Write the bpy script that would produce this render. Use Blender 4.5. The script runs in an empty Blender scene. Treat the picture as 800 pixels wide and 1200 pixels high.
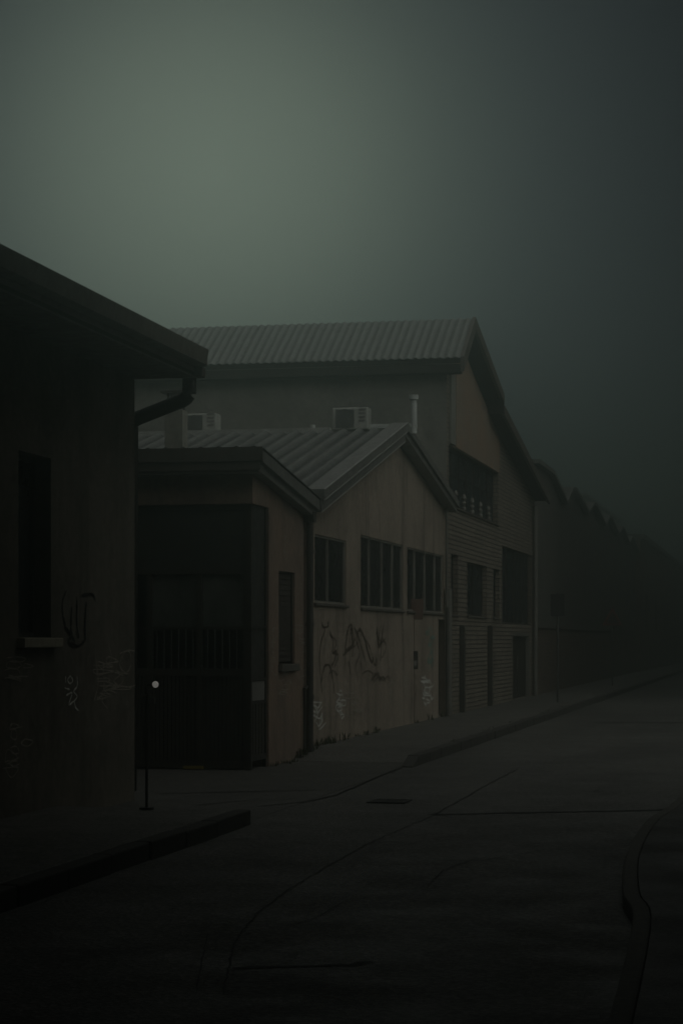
import bpy, bmesh, math, random
from mathutils import Vector, Matrix
from mathutils.geometry import tessellate_polygon
random.seed(7)
sc = bpy.context.scene
COL = sc.collection

# ------------------------------------------------------------------ camera model
F, CX, HY, EYE = 2400.0, 400.0, 749.0, 1.8
TH = math.atan(510.0 / F)
S_, C_ = math.sin(TH), math.cos(TH)
def ray(px, py):
    u, v = (px - CX) / F, (HY - py) / F
    return (-S_ + u * C_, C_ + u * S_, v)
def onX(px, py, X=-7.0):                      # photograph pixel -> point of the plane x = X
    a, b, v = ray(px, py); t = X / a
    return (t * b, EYE + t * v)
def yX(px, X=-7.0): return onX(px, 0, X)[0]
def zX(px, py, X=-7.0): return onX(px, py, X)[1]
def onY(px, py, Y):
    a, b, v = ray(px, py); t = Y / b
    return (t * a, EYE + t * v)
def onZ(px, py, Z):
    a, b, v = ray(px, py); t = (Z - EYE) / v
    return (t * a, t * b)

cam_d = bpy.data.cameras.new("camera")
cam = bpy.data.objects.new("camera", cam_d); COL.objects.link(cam)
cam.location = (0, 0, EYE); cam.rotation_euler = (math.pi / 2, 0, TH)
cam_d.sensor_width = 36; cam_d.lens = 36 * F / 1200; cam_d.shift_y = (HY - 600) / 1200
cam_d.clip_start = 0.1; cam_d.clip_end = 2000
sc.camera = cam

# ------------------------------------------------------------------ object helpers
def tag(o, label=None, cat=None, group=None, kind=None):
    if label: o["label"] = label
    if cat: o["category"] = cat
    if group: o["group"] = group
    if kind: o["kind"] = kind
    return o
def root(name, loc, label, cat, group=None):
    o = bpy.data.objects.new(name, None); COL.objects.link(o); o.location = loc
    o.empty_display_size = 0.3
    return tag(o, label, cat, group)
def origin(o):
    p = Vector((0, 0, 0))
    while o is not None:
        p += o.location; o = o.parent
    return p
def obj(name, bm, mat, parent=None, smooth=False, bevel=0.0, label=None):
    off = origin(parent) if parent else Vector((0, 0, 0))
    if off.length > 0: bmesh.ops.translate(bm, verts=bm.verts, vec=-off)
    bmesh.ops.recalc_face_normals(bm, faces=bm.faces)
    me = bpy.data.meshes.new(name); bm.to_mesh(me); bm.free()
    me.materials.append(mat)
    if smooth:
        for p in me.polygons: p.use_smooth = True
    o = bpy.data.objects.new(name, me); COL.objects.link(o)
    if parent: o.parent = parent
    if bevel > 0:
        m = o.modifiers.new("bevel", 'BEVEL'); m.width = bevel; m.segments = 2
        m.limit_method = 'ANGLE'; m.angle_limit = math.radians(40)
    if label: o["label"] = label
    return o
def B(): return bmesh.new()
def box(bm, x0, x1, y0, y1, z0, z1):
    vs = [bm.verts.new((x, y, z)) for x in (x0, x1) for y in (y0, y1) for z in (z0, z1)]
    for f in ((0,1,3,2),(4,6,7,5),(0,4,5,1),(2,3,7,6),(0,2,6,4),(1,5,7,3)):
        bm.faces.new([vs[i] for i in f])
    return vs
def sheet(bm, pts, z):
    bm.faces.new([bm.verts.new((p[0], p[1], z if len(p) < 3 else p[2])) for p in pts])
def prism(bm, pts, fn, d0, d1):
    """closed polygon pts (a,b) extruded between depths d0 and d1; fn(a,b,d)->xyz"""
    a = [bm.verts.new(fn(p[0], p[1], d0)) for p in pts]
    b = [bm.verts.new(fn(p[0], p[1], d1)) for p in pts]
    n = len(pts)
    for i in range(n):
        j = (i + 1) % n
        bm.faces.new((a[i], a[j], b[j], b[i]))
    for tri in tessellate_polygon([[Vector((p[0], p[1], 0)) for p in pts]]):
        bm.faces.new([a[i] for i in tri]); bm.faces.new([b[i] for i in reversed(tri)])
def slab(bm, outer, holes, fn, th):
    """wall with openings: front at depth 0, back at depth th"""
    loops = [outer] + holes
    flat = [p for l in loops for p in l]
    fr = [bm.verts.new(fn(p[0], p[1], 0)) for p in flat]
    bk = [bm.verts.new(fn(p[0], p[1], th)) for p in flat]
    for tri in tessellate_polygon([[Vector((p[0], p[1], 0)) for p in l] for l in loops]):
        bm.faces.new([fr[i] for i in tri]); bm.faces.new([bk[i] for i in reversed(tri)])
    k = 0
    for l in loops:
        n = len(l)
        for i in range(n):
            j = (i + 1) % n
            bm.faces.new((fr[k+i], fr[k+j], bk[k+j], bk[k+i]))
        k += n
def FX(X): return lambda a, b, d: (X - d, a, b)          # wall facing +x
def FY(Y): return lambda a, b, d: (a, Y + d, b)          # wall facing -y
def rect(a0, a1, b0, b1): return [(a0, b0), (a1, b0), (a1, b1), (a0, b1)]
def tube(bm, pts, r, seg=12, caps=True):
    pts = [Vector(p) for p in pts]; rings = []
    for i, p in enumerate(pts):
        if i == 0: d = pts[1] - p
        elif i == len(pts) - 1: d = p - pts[i-1]
        else: d = (pts[i+1] - p).normalized() + (p - pts[i-1]).normalized()
        d.normalize()
        up = Vector((0, 0, 1)) if abs(d.z) < 0.9 else Vector((1, 0, 0))
        s = d.cross(up).normalized(); t = s.cross(d)
        rr = r[i] if isinstance(r, (list, tuple)) else r
        rings.append([bm.verts.new(p + (s * math.cos(k*2*math.pi/seg) + t * math.sin(k*2*math.pi/seg)) * rr) for k in range(seg)])
    for a, b in zip(rings, rings[1:]):
        for k in range(seg): bm.faces.new((a[k], a[(k+1) % seg], b[(k+1) % seg], b[k]))
    if caps: bm.faces.new(rings[0]); bm.faces.new(list(reversed(rings[-1])))
def bend(pts, r, n=5):
    """round the corners of a polyline"""
    pts = [Vector(p) for p in pts]; out = [pts[0]]
    for i in range(1, len(pts) - 1):
        a = (pts[i-1] - pts[i]).normalized() * r; b = (pts[i+1] - pts[i]).normalized() * r
        for k in range(n + 1):
            t = k / n
            out.append(pts[i] + a * (1-t)**2 + b * t**2)
    out.append(pts[-1]); return out
def corrugated(bm, profile, x0, x1, pitch, amp, per=6, th=0.012, trap=False):
    """profiled metal sheet; profile = (y,z) points down/up the slope, ribs run along it"""
    n = int(abs(x1 - x0) / pitch * per); ph = 0.0
    def off(i):
        t = ((x0 + (x1-x0)*i/n) / pitch + .75) % 1.0
        if trap: return amp * (1 if t < .16 else 0.0)
        return amp * 0.5 * (1 + math.sin(t * 2 * math.pi))
    top = []; bot = []
    for (y, z) in profile:
        top.append([bm.verts.new((x0 + (x1-x0)*i/n, y, z + off(i))) for i in range(n+1)])
        bot.append([bm.verts.new((x0 + (x1-x0)*i/n, y, z + off(i) - th)) for i in range(n+1)])
    for a, b in zip(top, top[1:]):
        for i in range(n): bm.faces.new((a[i], a[i+1], b[i+1], b[i]))
    for a, b in zip(bot, bot[1:]):
        for i in range(n): bm.faces.new((a[i+1], a[i], b[i], b[i+1]))
    for a, b in ((top[0], bot[0]), (top[-1], bot[-1])):
        for i in range(n): bm.faces.new((a[i], a[i+1], b[i+1], b[i]))
    for i in (0, n):
        for k in range(len(top)-1): bm.faces.new((top[k][i], top[k+1][i], bot[k+1][i], bot[k][i]))
def band(pts, d):
    """strip of vertical depth d under an open polyline of (a,b)"""
    return pts + [(a, b - d) for a, b in reversed(pts)]

# ------------------------------------------------------------------ materials
def lin(c): return tuple(c) + (1.0,)
def new_mat(name):
    m = bpy.data.materials.new(name); m.use_nodes = True
    nt = m.node_tree; return m, nt, nt.nodes["Principled BSDF"]
def N(nt, t, **kw):
    n = nt.nodes.new(t)
    for k, v in kw.items():
        if k in n.inputs: n.inputs[k].default_value = v
        else: setattr(n, k, v)
    return n
def L(nt, a, b): nt.links.new(a, b)
def pos(nt): return N(nt, "ShaderNodeNewGeometry").outputs["Position"]
def mapped(nt, scale):
    mp = N(nt, "ShaderNodeMapping"); mp.inputs["Scale"].default_value = scale
    L(nt, pos(nt), mp.inputs["Vector"]); return mp.outputs["Vector"]
def ramp(nt, src, p0, p1, c0=(0,0,0), c1=(1,1,1)):
    r = N(nt, "ShaderNodeValToRGB"); L(nt, src, r.inputs["Fac"])
    e = r.color_ramp.elements; e[0].position = p0; e[1].position = p1
    e[0].color = lin(c0); e[1].color = lin(c1); return r.outputs["Color"]
def mix(nt, fac, a, b, mode='MIX'):
    m = N(nt, "ShaderNodeMix", data_type='RGBA', blend_type=mode)
    for i, v in ((0, fac), (6, a), (7, b)):
        if isinstance(v, (tuple, list)): m.inputs[i].default_value = lin(v)
        elif isinstance(v, (int, float)): m.inputs[i].default_value = v
        else: L(nt, v, m.inputs[i])
    return m.outputs[2]
def noise(nt, scale, detail=6, rough=0.6, vec=None, dist=0.0):
    n = N(nt, "ShaderNodeTexNoise", Scale=scale, Detail=detail, Roughness=rough, Distortion=dist)
    L(nt, vec if vec is not None else pos(nt), n.inputs["Vector"]); return n.outputs["Fac"]
def bump(nt, bs, h, strength, dist=0.01):
    b = N(nt, "ShaderNodeBump", Strength=strength, Distance=dist); L(nt, h, b.inputs["Height"])
    L(nt, b.outputs["Normal"], bs.inputs["Normal"])

def plaster(name, c, patch, stain, amount=0.5):
    m, nt, bs = new_mat(name)
    big = noise(nt, 0.55, 5, 0.6, dist=0.6)
    col = mix(nt, ramp(nt, big, .44, .58), c, patch)
    blot = noise(nt, 1.7, 8, .75, mapped(nt, (1, 1, .7)), 1.0)
    col = mix(nt, ramp(nt, blot, .52, .66, (0,)*3, (.6,)*3), col, tuple(x*.62 for x in patch))
    fine = noise(nt, 9, 8, 0.7)
    col = mix(nt, ramp(nt, fine, .35, .7, (.75,)*3, (1.12,)*3), col, col) if False else mix(nt, 0.55, col, ramp(nt, fine, .3, .72, (.45,)*3, (1.25,)*3), 'MULTIPLY')
    streak = noise(nt, 1.0, 6, 0.65, mapped(nt, (1.0, 2.6, 0.16)), 0.3)
    col = mix(nt, ramp(nt, streak, .5, .72, (0,)*3, (amount,)*3), col, stain)
    flake = noise(nt, 2.3, 9, 0.72, dist=1.2)
    col = mix(nt, ramp(nt, flake, .64, .67), col, tuple(min(1, x*1.25+.02) for x in patch))
    L(nt, col, bs.inputs["Base Color"]); bs.inputs["Roughness"].default_value = .93
    bs.inputs["Specular IOR Level"].default_value = .2
    h = mix(nt, .35, noise(nt, 60, 4, .6), ramp(nt, flake, .62, .68, (1,)*3, (.2,)*3))
    bump(nt, bs, h, .35, .012); return m
def brickwork(name, c1, c2, mortar, depth=.6):
    m, nt, bs = new_mat(name)
    sep = N(nt, "ShaderNodeSeparateXYZ"); L(nt, pos(nt), sep.inputs[0])
    add = N(nt, "ShaderNodeMath", operation='ADD'); L(nt, sep.outputs[0], add.inputs[0]); L(nt, sep.outputs[1], add.inputs[1])
    cmb = N(nt, "ShaderNodeCombineXYZ"); L(nt, add.outputs[0], cmb.inputs[0]); L(nt, sep.outputs[2], cmb.inputs[1])
    b = N(nt, "ShaderNodeTexBrick"); L(nt, cmb.outputs[0], b.inputs["Vector"])
    b.inputs["Scale"].default_value = 1; b.inputs["Brick Width"].default_value = .26
    b.inputs["Row Height"].default_value = .105; b.inputs["Mortar Size"].default_value = .014
    b.inputs["Mortar Smooth"].default_value = .3; b.inputs["Bias"].default_value = .1
    b.inputs["Color1"].default_value = lin(c1); b.inputs["Color2"].default_value = lin(c2); b.inputs["Mortar"].default_value = lin(mortar)
    col = mix(nt, .6, b.outputs["Color"], ramp(nt, noise(nt, 1.3, 7, .65), .3, .72, (.5,)*3, (1.15,)*3), 'MULTIPLY')
    L(nt, col, bs.inputs["Base Color"]); bs.inputs["Roughness"].default_value = .9
    inv = N(nt, "ShaderNodeMath", operation='SUBTRACT'); inv.inputs[0].default_value = 1; L(nt, b.outputs["Fac"], inv.inputs[1])
    bump(nt, bs, inv.outputs[0], depth, .02); return m
def metal(name, c, rust=None, rough=.55, met=0.0, amount=.35):
    m, nt, bs = new_mat(name)
    col = mix(nt, ramp(nt, noise(nt, 3.0, 8, .7, dist=.5), .3, .75), tuple(x*.7 for x in c), tuple(x*1.15 for x in c))
    if rust: col = mix(nt, ramp(nt, noise(nt, 5.0, 8, .75, mapped(nt, (1, 1, .4))), .52, .68, (0,)*3, (amount*2 if amount < .5 else 1,)*3), col, rust)
    L(nt, col, bs.inputs["Base Color"]); bs.inputs["Metallic"].default_value = met
    r = ramp(nt, noise(nt, 8, 5), .3, .7, (rough-.12,)*3, (rough+.15,)*3); L(nt, r, bs.inputs["Roughness"])
    bump(nt, bs, noise(nt, 25, 5), .12, .006); return m
def paint_rib_shade(m, pitch, lo=.45):  # darkens the troughs: rib shading painted into the sheet colour
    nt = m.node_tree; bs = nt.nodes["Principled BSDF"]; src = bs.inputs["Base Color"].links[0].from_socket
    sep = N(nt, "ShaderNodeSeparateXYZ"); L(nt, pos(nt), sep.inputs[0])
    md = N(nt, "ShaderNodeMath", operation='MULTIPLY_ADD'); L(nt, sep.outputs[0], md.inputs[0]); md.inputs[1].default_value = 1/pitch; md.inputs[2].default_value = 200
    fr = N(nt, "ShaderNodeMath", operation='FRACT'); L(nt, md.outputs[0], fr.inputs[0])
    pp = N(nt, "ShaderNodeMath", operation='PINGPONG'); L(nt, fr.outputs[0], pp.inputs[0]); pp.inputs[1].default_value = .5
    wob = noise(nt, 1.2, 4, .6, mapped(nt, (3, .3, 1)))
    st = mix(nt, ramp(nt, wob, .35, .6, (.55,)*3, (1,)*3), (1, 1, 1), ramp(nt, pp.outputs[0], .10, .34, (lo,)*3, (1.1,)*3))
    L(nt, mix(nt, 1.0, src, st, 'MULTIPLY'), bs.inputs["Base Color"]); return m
def asphalt(name, c, patch, agg=260, bumpy=.5):
    m, nt, bs = new_mat(name)
    col = mix(nt, ramp(nt, noise(nt, .35, 6, .6, mapped(nt, (1, .35, 1)), .6), .38, .66), c, patch)
    sp = N(nt, "ShaderNodeTexVoronoi", Scale=agg/3); L(nt, pos(nt), sp.inputs["Vector"])
    spots = N(nt, "ShaderNodeSeparateColor"); L(nt, sp.outputs["Color"], spots.inputs[0])
    col = mix(nt, .8, col, ramp(nt, spots.outputs[0], .2, 1.0, (.5,)*3, (1.55,)*3), 'MULTIPLY')
    col = mix(nt, .8, col, ramp(nt, noise(nt, 4.5, 10, .8), .3, .7, (.5,)*3, (1.3,)*3), 'MULTIPLY')
    col = mix(nt, .85, col, ramp(nt, noise(nt, 22, 6, .85), .36, .64, (.3,)*3, (1.6,)*3), 'MULTIPLY')
    # hairline cracks
    v = N(nt, "ShaderNodeTexVoronoi", feature='DISTANCE_TO_EDGE', Scale=.9)
    wv = N(nt, "ShaderNodeVectorMath", operation='MULTIPLY_ADD')
    nz = N(nt, "ShaderNodeTexNoise", Scale=2.2, Detail=6); L(nt, pos(nt), nz.inputs["Vector"])
    L(nt, nz.outputs["Color"], wv.inputs[0]); wv.inputs[1].default_value = (.5, .5, .5); L(nt, pos(nt), wv.inputs[2])
    L(nt, wv.outputs[0], v.inputs["Vector"])
    crk = mix(nt, ramp(nt, noise(nt, .5, 3), .5, .62), (1, 1, 1), ramp(nt, v.outputs["Distance"], .0, .022))
    col = mix(nt, .6, col, crk, 'MULTIPLY')
    L(nt, col, bs.inputs["Base Color"])
    L(nt, ramp(nt, noise(nt, 1.1, 6), .3, .7, (.6,)*3, (.9,)*3), bs.inputs["Roughness"])
    bs.inputs["Specular IOR Level"].default_value = .35
    h = mix(nt, .5, ramp(nt, sp.outputs["Distance"], 0, .7), crk)
    bump(nt, bs, h, bumpy, .012); return m
def plain(name, c, rough=.8, spec=.3, var=.35, sc_=12):
    m, nt, bs = new_mat(name)
    col = mix(nt, ramp(nt, noise(nt, sc_, 6, .7), .3, .7), tuple(x*(1-var) for x in c), tuple(x*(1+var*.4) for x in c))
    L(nt, col, bs.inputs["Base Color"]); bs.inputs["Roughness"].default_value = rough
    bs.inputs["Specular IOR Level"].default_value = spec
    bump(nt, bs, noise(nt, 40, 3), .1, .004); return m
def glass(name, c=(.012, .014, .014)):
    m, nt, bs = new_mat(name)
    col = mix(nt, ramp(nt, noise(nt, 2.2, 7, .7, mapped(nt, (1, 1.5, .5))), .35, .75), c, tuple(x*2.6+.004 for x in c))
    L(nt, col, bs.inputs["Base Color"])
    L(nt, ramp(nt, noise(nt, 3, 6, .7), .35, .7, (.18,)*3, (.6,)*3), bs.inputs["Roughness"])
    bs.inputs["Specular IOR Level"].default_value = .35
    bump(nt, bs, noise(nt, 1.7, 2), .04, .01); return m

M = {}
M['plaster_a'] = plaster("ochre_render", (.19, .17, .14), (.145, .13, .108), (.065, .06, .05), .6)
M['plaster_c'] = plaster("rust_render", (.29, .215, .165), (.24, .185, .15), (.12, .095, .08), .5)
M['plaster_b'] = plaster("rose_grey_render", (.37, .31, .25), (.31, .26, .21), (.115, .095, .08), .8)
M['plaster_d'] = plaster("grey_green_render", (.27, .265, .235), (.22, .22, .195), (.13, .125, .11), .45)
M['panel_d'] = plaster("terracotta_render", (.30, .245, .19), (.32, .225, .16), (.17, .13, .10), .45)
M['plaster_e'] = plaster("dark_grey_render", (.16, .155, .14), (.13, .13, .118), (.07, .07, .06), .5)
M['brick_d'] = brickwork("buff_brick", (.27, .235, .185), (.2, .17, .135), (.07, .062, .052), .9)
M['brick_e'] = brickwork("red_brown_brick", (.19, .135, .105), (.13, .1, .08), (.07, .06, .05), .7)
M['roof_zinc'] = metal("weathered_zinc_sheet", (.21, .225, .21), (.14, .125, .10), .5, .25, .3)
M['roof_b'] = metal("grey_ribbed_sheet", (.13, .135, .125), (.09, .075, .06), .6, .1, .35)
paint_rib_shade(M['roof_b'], .30, .3); paint_rib_shade(M['roof_zinc'], .175, .75)
M['fascia'] = metal("brown_sheet_fascia", (.115, .1, .085), (.08, .06, .045), .5, .15, .3)
M['fascia_grey'] = metal("grey_sheet_flashing", (.2, .2, .185), (.1, .085, .07), .5, .2, .3)
M['flash_pale'] = metal("pale_galvanised_flashing", (.45, .46, .43), (.2, .19, .16), .45, .3, .2)
M['dark_pipe'] = metal("dark_painted_pipe", (.05, .047, .042), (.09, .06, .04), .5, .1, .25)
M['grey_pipe'] = metal("grey_pipe", (.17, .165, .145), (.1, .08, .06), .55, .1, .25)
M['gutter'] = metal('weathered_brown_gutter', (.21, .19, .16), (.12, .09, .07), .55, .1, .3)
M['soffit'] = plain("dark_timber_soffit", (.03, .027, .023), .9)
M['frame_b'] = metal("pale_steel_window_frame", (.26, .25, .22), (.12, .09, .065), .55, .1, .35)
M['frame_dark'] = metal("dark_steel_frame", (.035, .033, .03), (.06, .045, .032), .55, .1, .3)
M['gate'] = metal("dark_brown_gate_steel", (.045, .04, .034), (.07, .05, .035), .5, .1, .3)
M['gate_panel'] = metal("dark_gate_sheet", (.05, .052, .047), (.06, .05, .04), .5, .1, .25)
M['letter_panel'] = metal("grey_letter_panel", (.2, .195, .18), None, .5)
M['glass'] = glass("dirty_dark_glass")
M['glass_far'] = glass("dusty_blue_black_glass", (.014, .018, .02))
M['glass_pale'] = glass("curtained_glass", (.05, .055, .048))
M['shutter'] = metal("brown_shutter", (.055, .045, .038), (.08, .06, .045), .65)
M['sill'] = plain("worn_stone_sill", (.36, .33, .25), .85)
M['sill_dark'] = plain("dark_stone_sill", (.12, .11, .095), .85)
M['white_metal'] = metal("off_white_enamel", (.43, .44, .40), (.3, .28, .23), .45, 0, .2)
M['fan_dark'] = plain("dark_fan_grille", (.15, .155, .145), .6)
M['white_pvc'] = metal("white_vent_pipe", (.5, .53, .5), None, .5)
M['chimney'] = plaster("pale_chimney_render", (.36, .36, .31), (.3, .3, .26), (.16, .15, .13), .4)
M['asphalt'] = asphalt("worn_asphalt", (.125, .121, .109), (.08, .077, .07), 110, .8)
M['pave'] = asphalt("pavement_asphalt", (.15, .145, .13), (.115, .11, .1), 180, .4)
M['yard'] = asphalt("yard_concrete", (.115, .11, .098), (.08, .077, .069), 200, .4)
M['kerb'] = plain("granite_kerb", (.065, .062, .056), .85, .3, .45, 20)
M['kerb_right'] = plain('worn_concrete_kerb', (.10, .095, .083), .85, .3, .45, 20)
M['verge'] = asphalt('verge_gravel', (.07, .067, .06), (.05, .048, .043), 160, .6)
M['tar'] = plain("fresh_tar", (.014, .0135, .0125), .75, .2)
M['soil'] = plain("dark_ground", (.035, .033, .028), .95)
M['iron'] = metal("cast_iron", (.02, .019, .018), (.04, .03, .022), .7, .2)
M['sign_brown'] = metal("faded_red_brown_plate", (.20, .13, .105), (.11, .07, .055), .6, 0, .3)
M['pole'] = metal("rusty_pole", (.15, .11, .085), (.10, .07, .05), .65, 0, .4)
M['pole_grey'] = metal("dull_grey_pole", (.07, .068, .062), (.08, .055, .04), .6, .2, .3)
M['plate_back'] = metal("dark_plate", (.02, .021, .021), None, .6)
M['notice'] = plain("notice_paper", (.3, .29, .26), .8)
M['red_paint'] = plain("faded_red_border", (.2, .04, .03), .6)
M['gr_black'] = plain("black_spray_paint", (.02, .019, .018), .8, .2, .5, 30)
M['gr_brown'] = plain("faded_brown_spray_paint", (.115, .088, .068), .85, .2, .5, 30)
M['gr_white'] = plain("white_spray_paint", (.72, .72, .66), .8, .2, .45, 40)
M['gr_pale'] = plain("faded_pale_spray_paint", (.40, .36, .30), .85, .2, .5, 40)
M['gr_green'] = plain("pale_green_spray_paint", (.22, .33, .28), .85, .2, .5, 40)
M['yellow'] = plain("worn_yellow_paint", (.30, .24, .06), .7)
M['weed'] = plain("weed_leaf", (.05, .06, .03), .8)

# ------------------------------------------------------------------ spray-paint strokes on a wall plane
def stroke(bm, pts, w, X, k):
    P = [Vector(onX(px, py, X)) for px, py in pts]
    # smooth through the points
    Q = []
    for i in range(len(P) - 1):
        a = P[max(i-1, 0)]; b = P[i]; c = P[i+1]; d = P[min(i+2, len(P)-1)]
        for s in range(5):
            t = s / 5
            Q.append(.5 * ((2*b) + (c-a)*t + (2*a-5*b+4*c-d)*t*t + (3*b-a-3*c+d)*t**3))
    Q.append(P[-1]); prev = None
    for i, p in enumerate(Q):
        d = (Q[min(i+1, len(Q)-1)] - Q[max(i-1, 0)])
        if d.length < 1e-6: continue
        d.normalize(); n = Vector((-d.y, d.x))
        ww = w * (.5 + .9 * random.random()) * (.55 if i in (0, len(Q)-1) else 1)
        x = X + .0035 + k * .0012 + i * .00003
        pair = (bm.verts.new((x, p.x + n.x*ww/2, p.y + n.y*ww/2)), bm.verts.new((x, p.x - n.x*ww/2, p.y - n.y*ww/2)))
        if prev: bm.faces.new((prev[0], pair[0], pair[1], prev[1]))
        prev = pair
def graffiti(parent, strokes, w, mat, X=-7.0, label=None, base=0):
    bm = B()
    for k, s in enumerate(strokes): stroke(bm, s, w, X, base + k % 5)
    return obj("graffiti", bm, mat, parent, label=label)
def scribble(x0, x1, y0, y1, n, seed):
    r = random.Random(seed); out = []
    for i in range(n):
        cx = x0 + (x1-x0)*r.random(); cy = y0 + (y1-y0)*(i+r.random())/n
        k = r.randint(3, 6); rx = (x1-x0)*(.2+.4*r.random()); ry = (y1-y0)/n*(.5+.7*r.random())
        a0 = r.random()*6.3; st = r.choice((1.2, 1.6, 2.1, 2.6))
        out.append([(cx + rx*math.cos(a0+j*st)*(.6+.6*r.random()), cy + ry*math.sin(a0+j*st)*(.6+.6*r.random())) for j in range(k)])
    return out

# ------------------------------------------------------------------ windows in street facades
def window(parent, name, y0, y1, z0, z1, X, mull, fm, gm, depth=.09, rails=(), sill=None, fw=.035, proud=0.0):
    """y0<y1 opening, mull = y positions of the mullions"""
    bm = B(); xf, xb = X - depth + .03, X - depth - .03
    box(bm, xb, xf, y0, y0+fw, z0, z1); box(bm, xb, xf, y1-fw, y1, z0, z1)
    box(bm, xb, xf, y0+fw, y1-fw, z0, z0+fw); box(bm, xb, xf, y0+fw, y1-fw, z1-fw, z1)
    for m in mull: box(bm, xb+.004, xf+.004, m-fw*.5, m+fw*.5, z0+fw, z1-fw)
    for r in rails: box(bm, xb+.008, xf-.008, y0+fw, y1-fw, r-.016, r+.016)
    f = obj(name, bm, fm, parent)
    bm = B(); box(bm, X-depth-.012, X-depth-.004, y0+fw*.5, y1-fw*.5, z0+fw*.5, z1-fw*.5); obj("pane", bm, gm, f)
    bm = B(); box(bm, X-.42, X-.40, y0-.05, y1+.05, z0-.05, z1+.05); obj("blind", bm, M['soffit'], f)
    if sill:
        bm = B(); box(bm, X-depth+.04, X+.045, y0-.05, y1+.05, z0-.05, z0-.003); obj("sill", bm, sill, f, bevel=.01)
    return f

# ================================================================== SETTING
YA_END = yX(158)              # end of the near building
YC0, YC1, YB1, YD1 = yX(296), yX(360), yX(523), yX(626)
YPN = onZ(293, 948, .15)[1]   # end of the near pavement
YR0, YR1 = yX(340), yX(366)   # ramp up to the far pavement
KX = -5.1
print("Y:", YA_END, YC0, YC1, YB1, YD1, YPN, YR0, YR1)

bm = B(); sheet(bm, [(-290, -100), (290, -100), (290, 480), (-290, 480)], -.06)
tag(obj("ground", bm, M['soil']), kind='structure')
# right kerb line seen in the photograph
kq = [(-.4, -30), (-.62, 5)] + [onZ(px, py, .0) for px, py in ((739, 1110), (729, 1062), (733, 1015), (757, 974), (798, 941))] + [(-.98, 34), (-.95, 470)]
kp = [kq[0]]
for i in range(1, len(kq) - 2):
    p = [Vector(q_) for q_ in kq[i-1:i+3]]
    if i == 1: p[0] = p[1] - (p[2]-p[1])
    if i == len(kq) - 3: p[3] = p[2] + Vector((0, 8))
    for j in range(6):
        t = j / 6; v = .5*((2*p[1]) + (p[2]-p[0])*t + (2*p[0]-5*p[1]+4*p[2]-p[3])*t*t + (3*p[1]-p[0]-3*p[2]+p[3])*t**3)
        kp.append((v.x, v.y))
kp += kq[-2:]
print("kerb right", kp)
bm = B()
rp = [(KX, -30)] + kp + [(KX, 470)]
nr = len(rp)
vs = [bm.verts.new((x, y, 0)) for x, y in rp]
for tri in tessellate_polygon([[Vector((x, y, 0)) for x, y in rp]]): bm.faces.new([vs[i] for i in tri])
tag(obj("road", bm, M['asphalt']), kind='structure')
bm = B(); sheet(bm, [(-40, YPN), (KX, YPN), (KX, YR0), (-7, YR0), (-7, YC1), (-40, YC1)], .004)
tag(obj("yard", bm, M['yard']), kind='structure')

def kerb_run(bm, x, y0, y1, z1a, z1b, inner=-.16, step=1.0, z0=-.05):
    y = y0
    while y < y1 - .05:
        e = min(y + step, y1); za = z1a + (z1b-z1a)*(y-y0)/(y1-y0); zb = z1a + (z1b-z1a)*(e-y0)/(y1-y0)
        j = random.uniform(-.012, .012); jz = random.uniform(-.008, .004); g = .008
        p = [(x+inner+j, y+g, z0), (x+j, y+g, z0), (x+j, e-g, z0), (x+inner+j, e-g, z0)]
        q = [(a, b, (za if b < (y+e)/2 else zb) + jz) for a, b, _ in p]
        A = [bm.verts.new(v) for v in p]; Q = [bm.verts.new(v) for v in q]
        bm.faces.new(Q); bm.faces.new(list(reversed(A)))
        for i in range(4): bm.faces.new((A[i], A[(i+1) % 4], Q[(i+1) % 4], Q[i]))
        y = e
bm = B(); kerb_run(bm, KX+.12, -20, YPN, .15, .15); tag(obj("kerb_near", bm, M['kerb'], bevel=.018), kind='structure')
bm = B(); YK = onZ(478, 897, 0)[1]; kerb_run(bm, KX+.12, YK-.5, YK, .03, .15, step=.5); kerb_run(bm, KX+.12, YK, 260, .15, .15)
tag(obj("kerb_far", bm, M['kerb'], bevel=.018), kind='structure')
# pavements (solid, 0.15 high), the far one with a ramp down to the yard
bm = B(); box(bm, -7.0, KX-.045, -20, YPN, -.05, .145); tag(obj("pavement_near", bm, M['pave'], bevel=.02), kind='structure')
bm = B()
prism(bm, [(YR0, -.05), (260, -.05), (260, .145), (YR1, .145), (YR0, .006)], FX(KX-.045), 0, 1.95)
tag(obj("pavement_far", bm, M['pave']), kind='structure')
# right pavement behind its curved kerb
def offset(pts, d):
    out = []
    for i, p in enumerate(pts):
        a = Vector(pts[max(i-1, 0)]); b = Vector(pts[min(i+1, len(pts)-1)]); t = (b-a).normalized()
        out.append((p[0] + t.y*d, p[1] - t.x*d))
    return out
kc = [Vector((x, y, 0)) for x, y in kp]
kin = offset(kp, .11)
bm = B(); prism(bm, kp + list(reversed(kin)), lambda a, b, d: (a, b, d), -.05, .11); tag(obj("kerb_right", bm, M['kerb_right'], bevel=.02), kind='structure')
kin2 = offset(kp, .114)
bm = B(); prism(bm, kin2 + [(7, 470), (7, -30)], lambda a, b, d: (a, b, d), -.05, .105); tag(obj("verge_right", bm, M['verge']), kind='structure')

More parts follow.
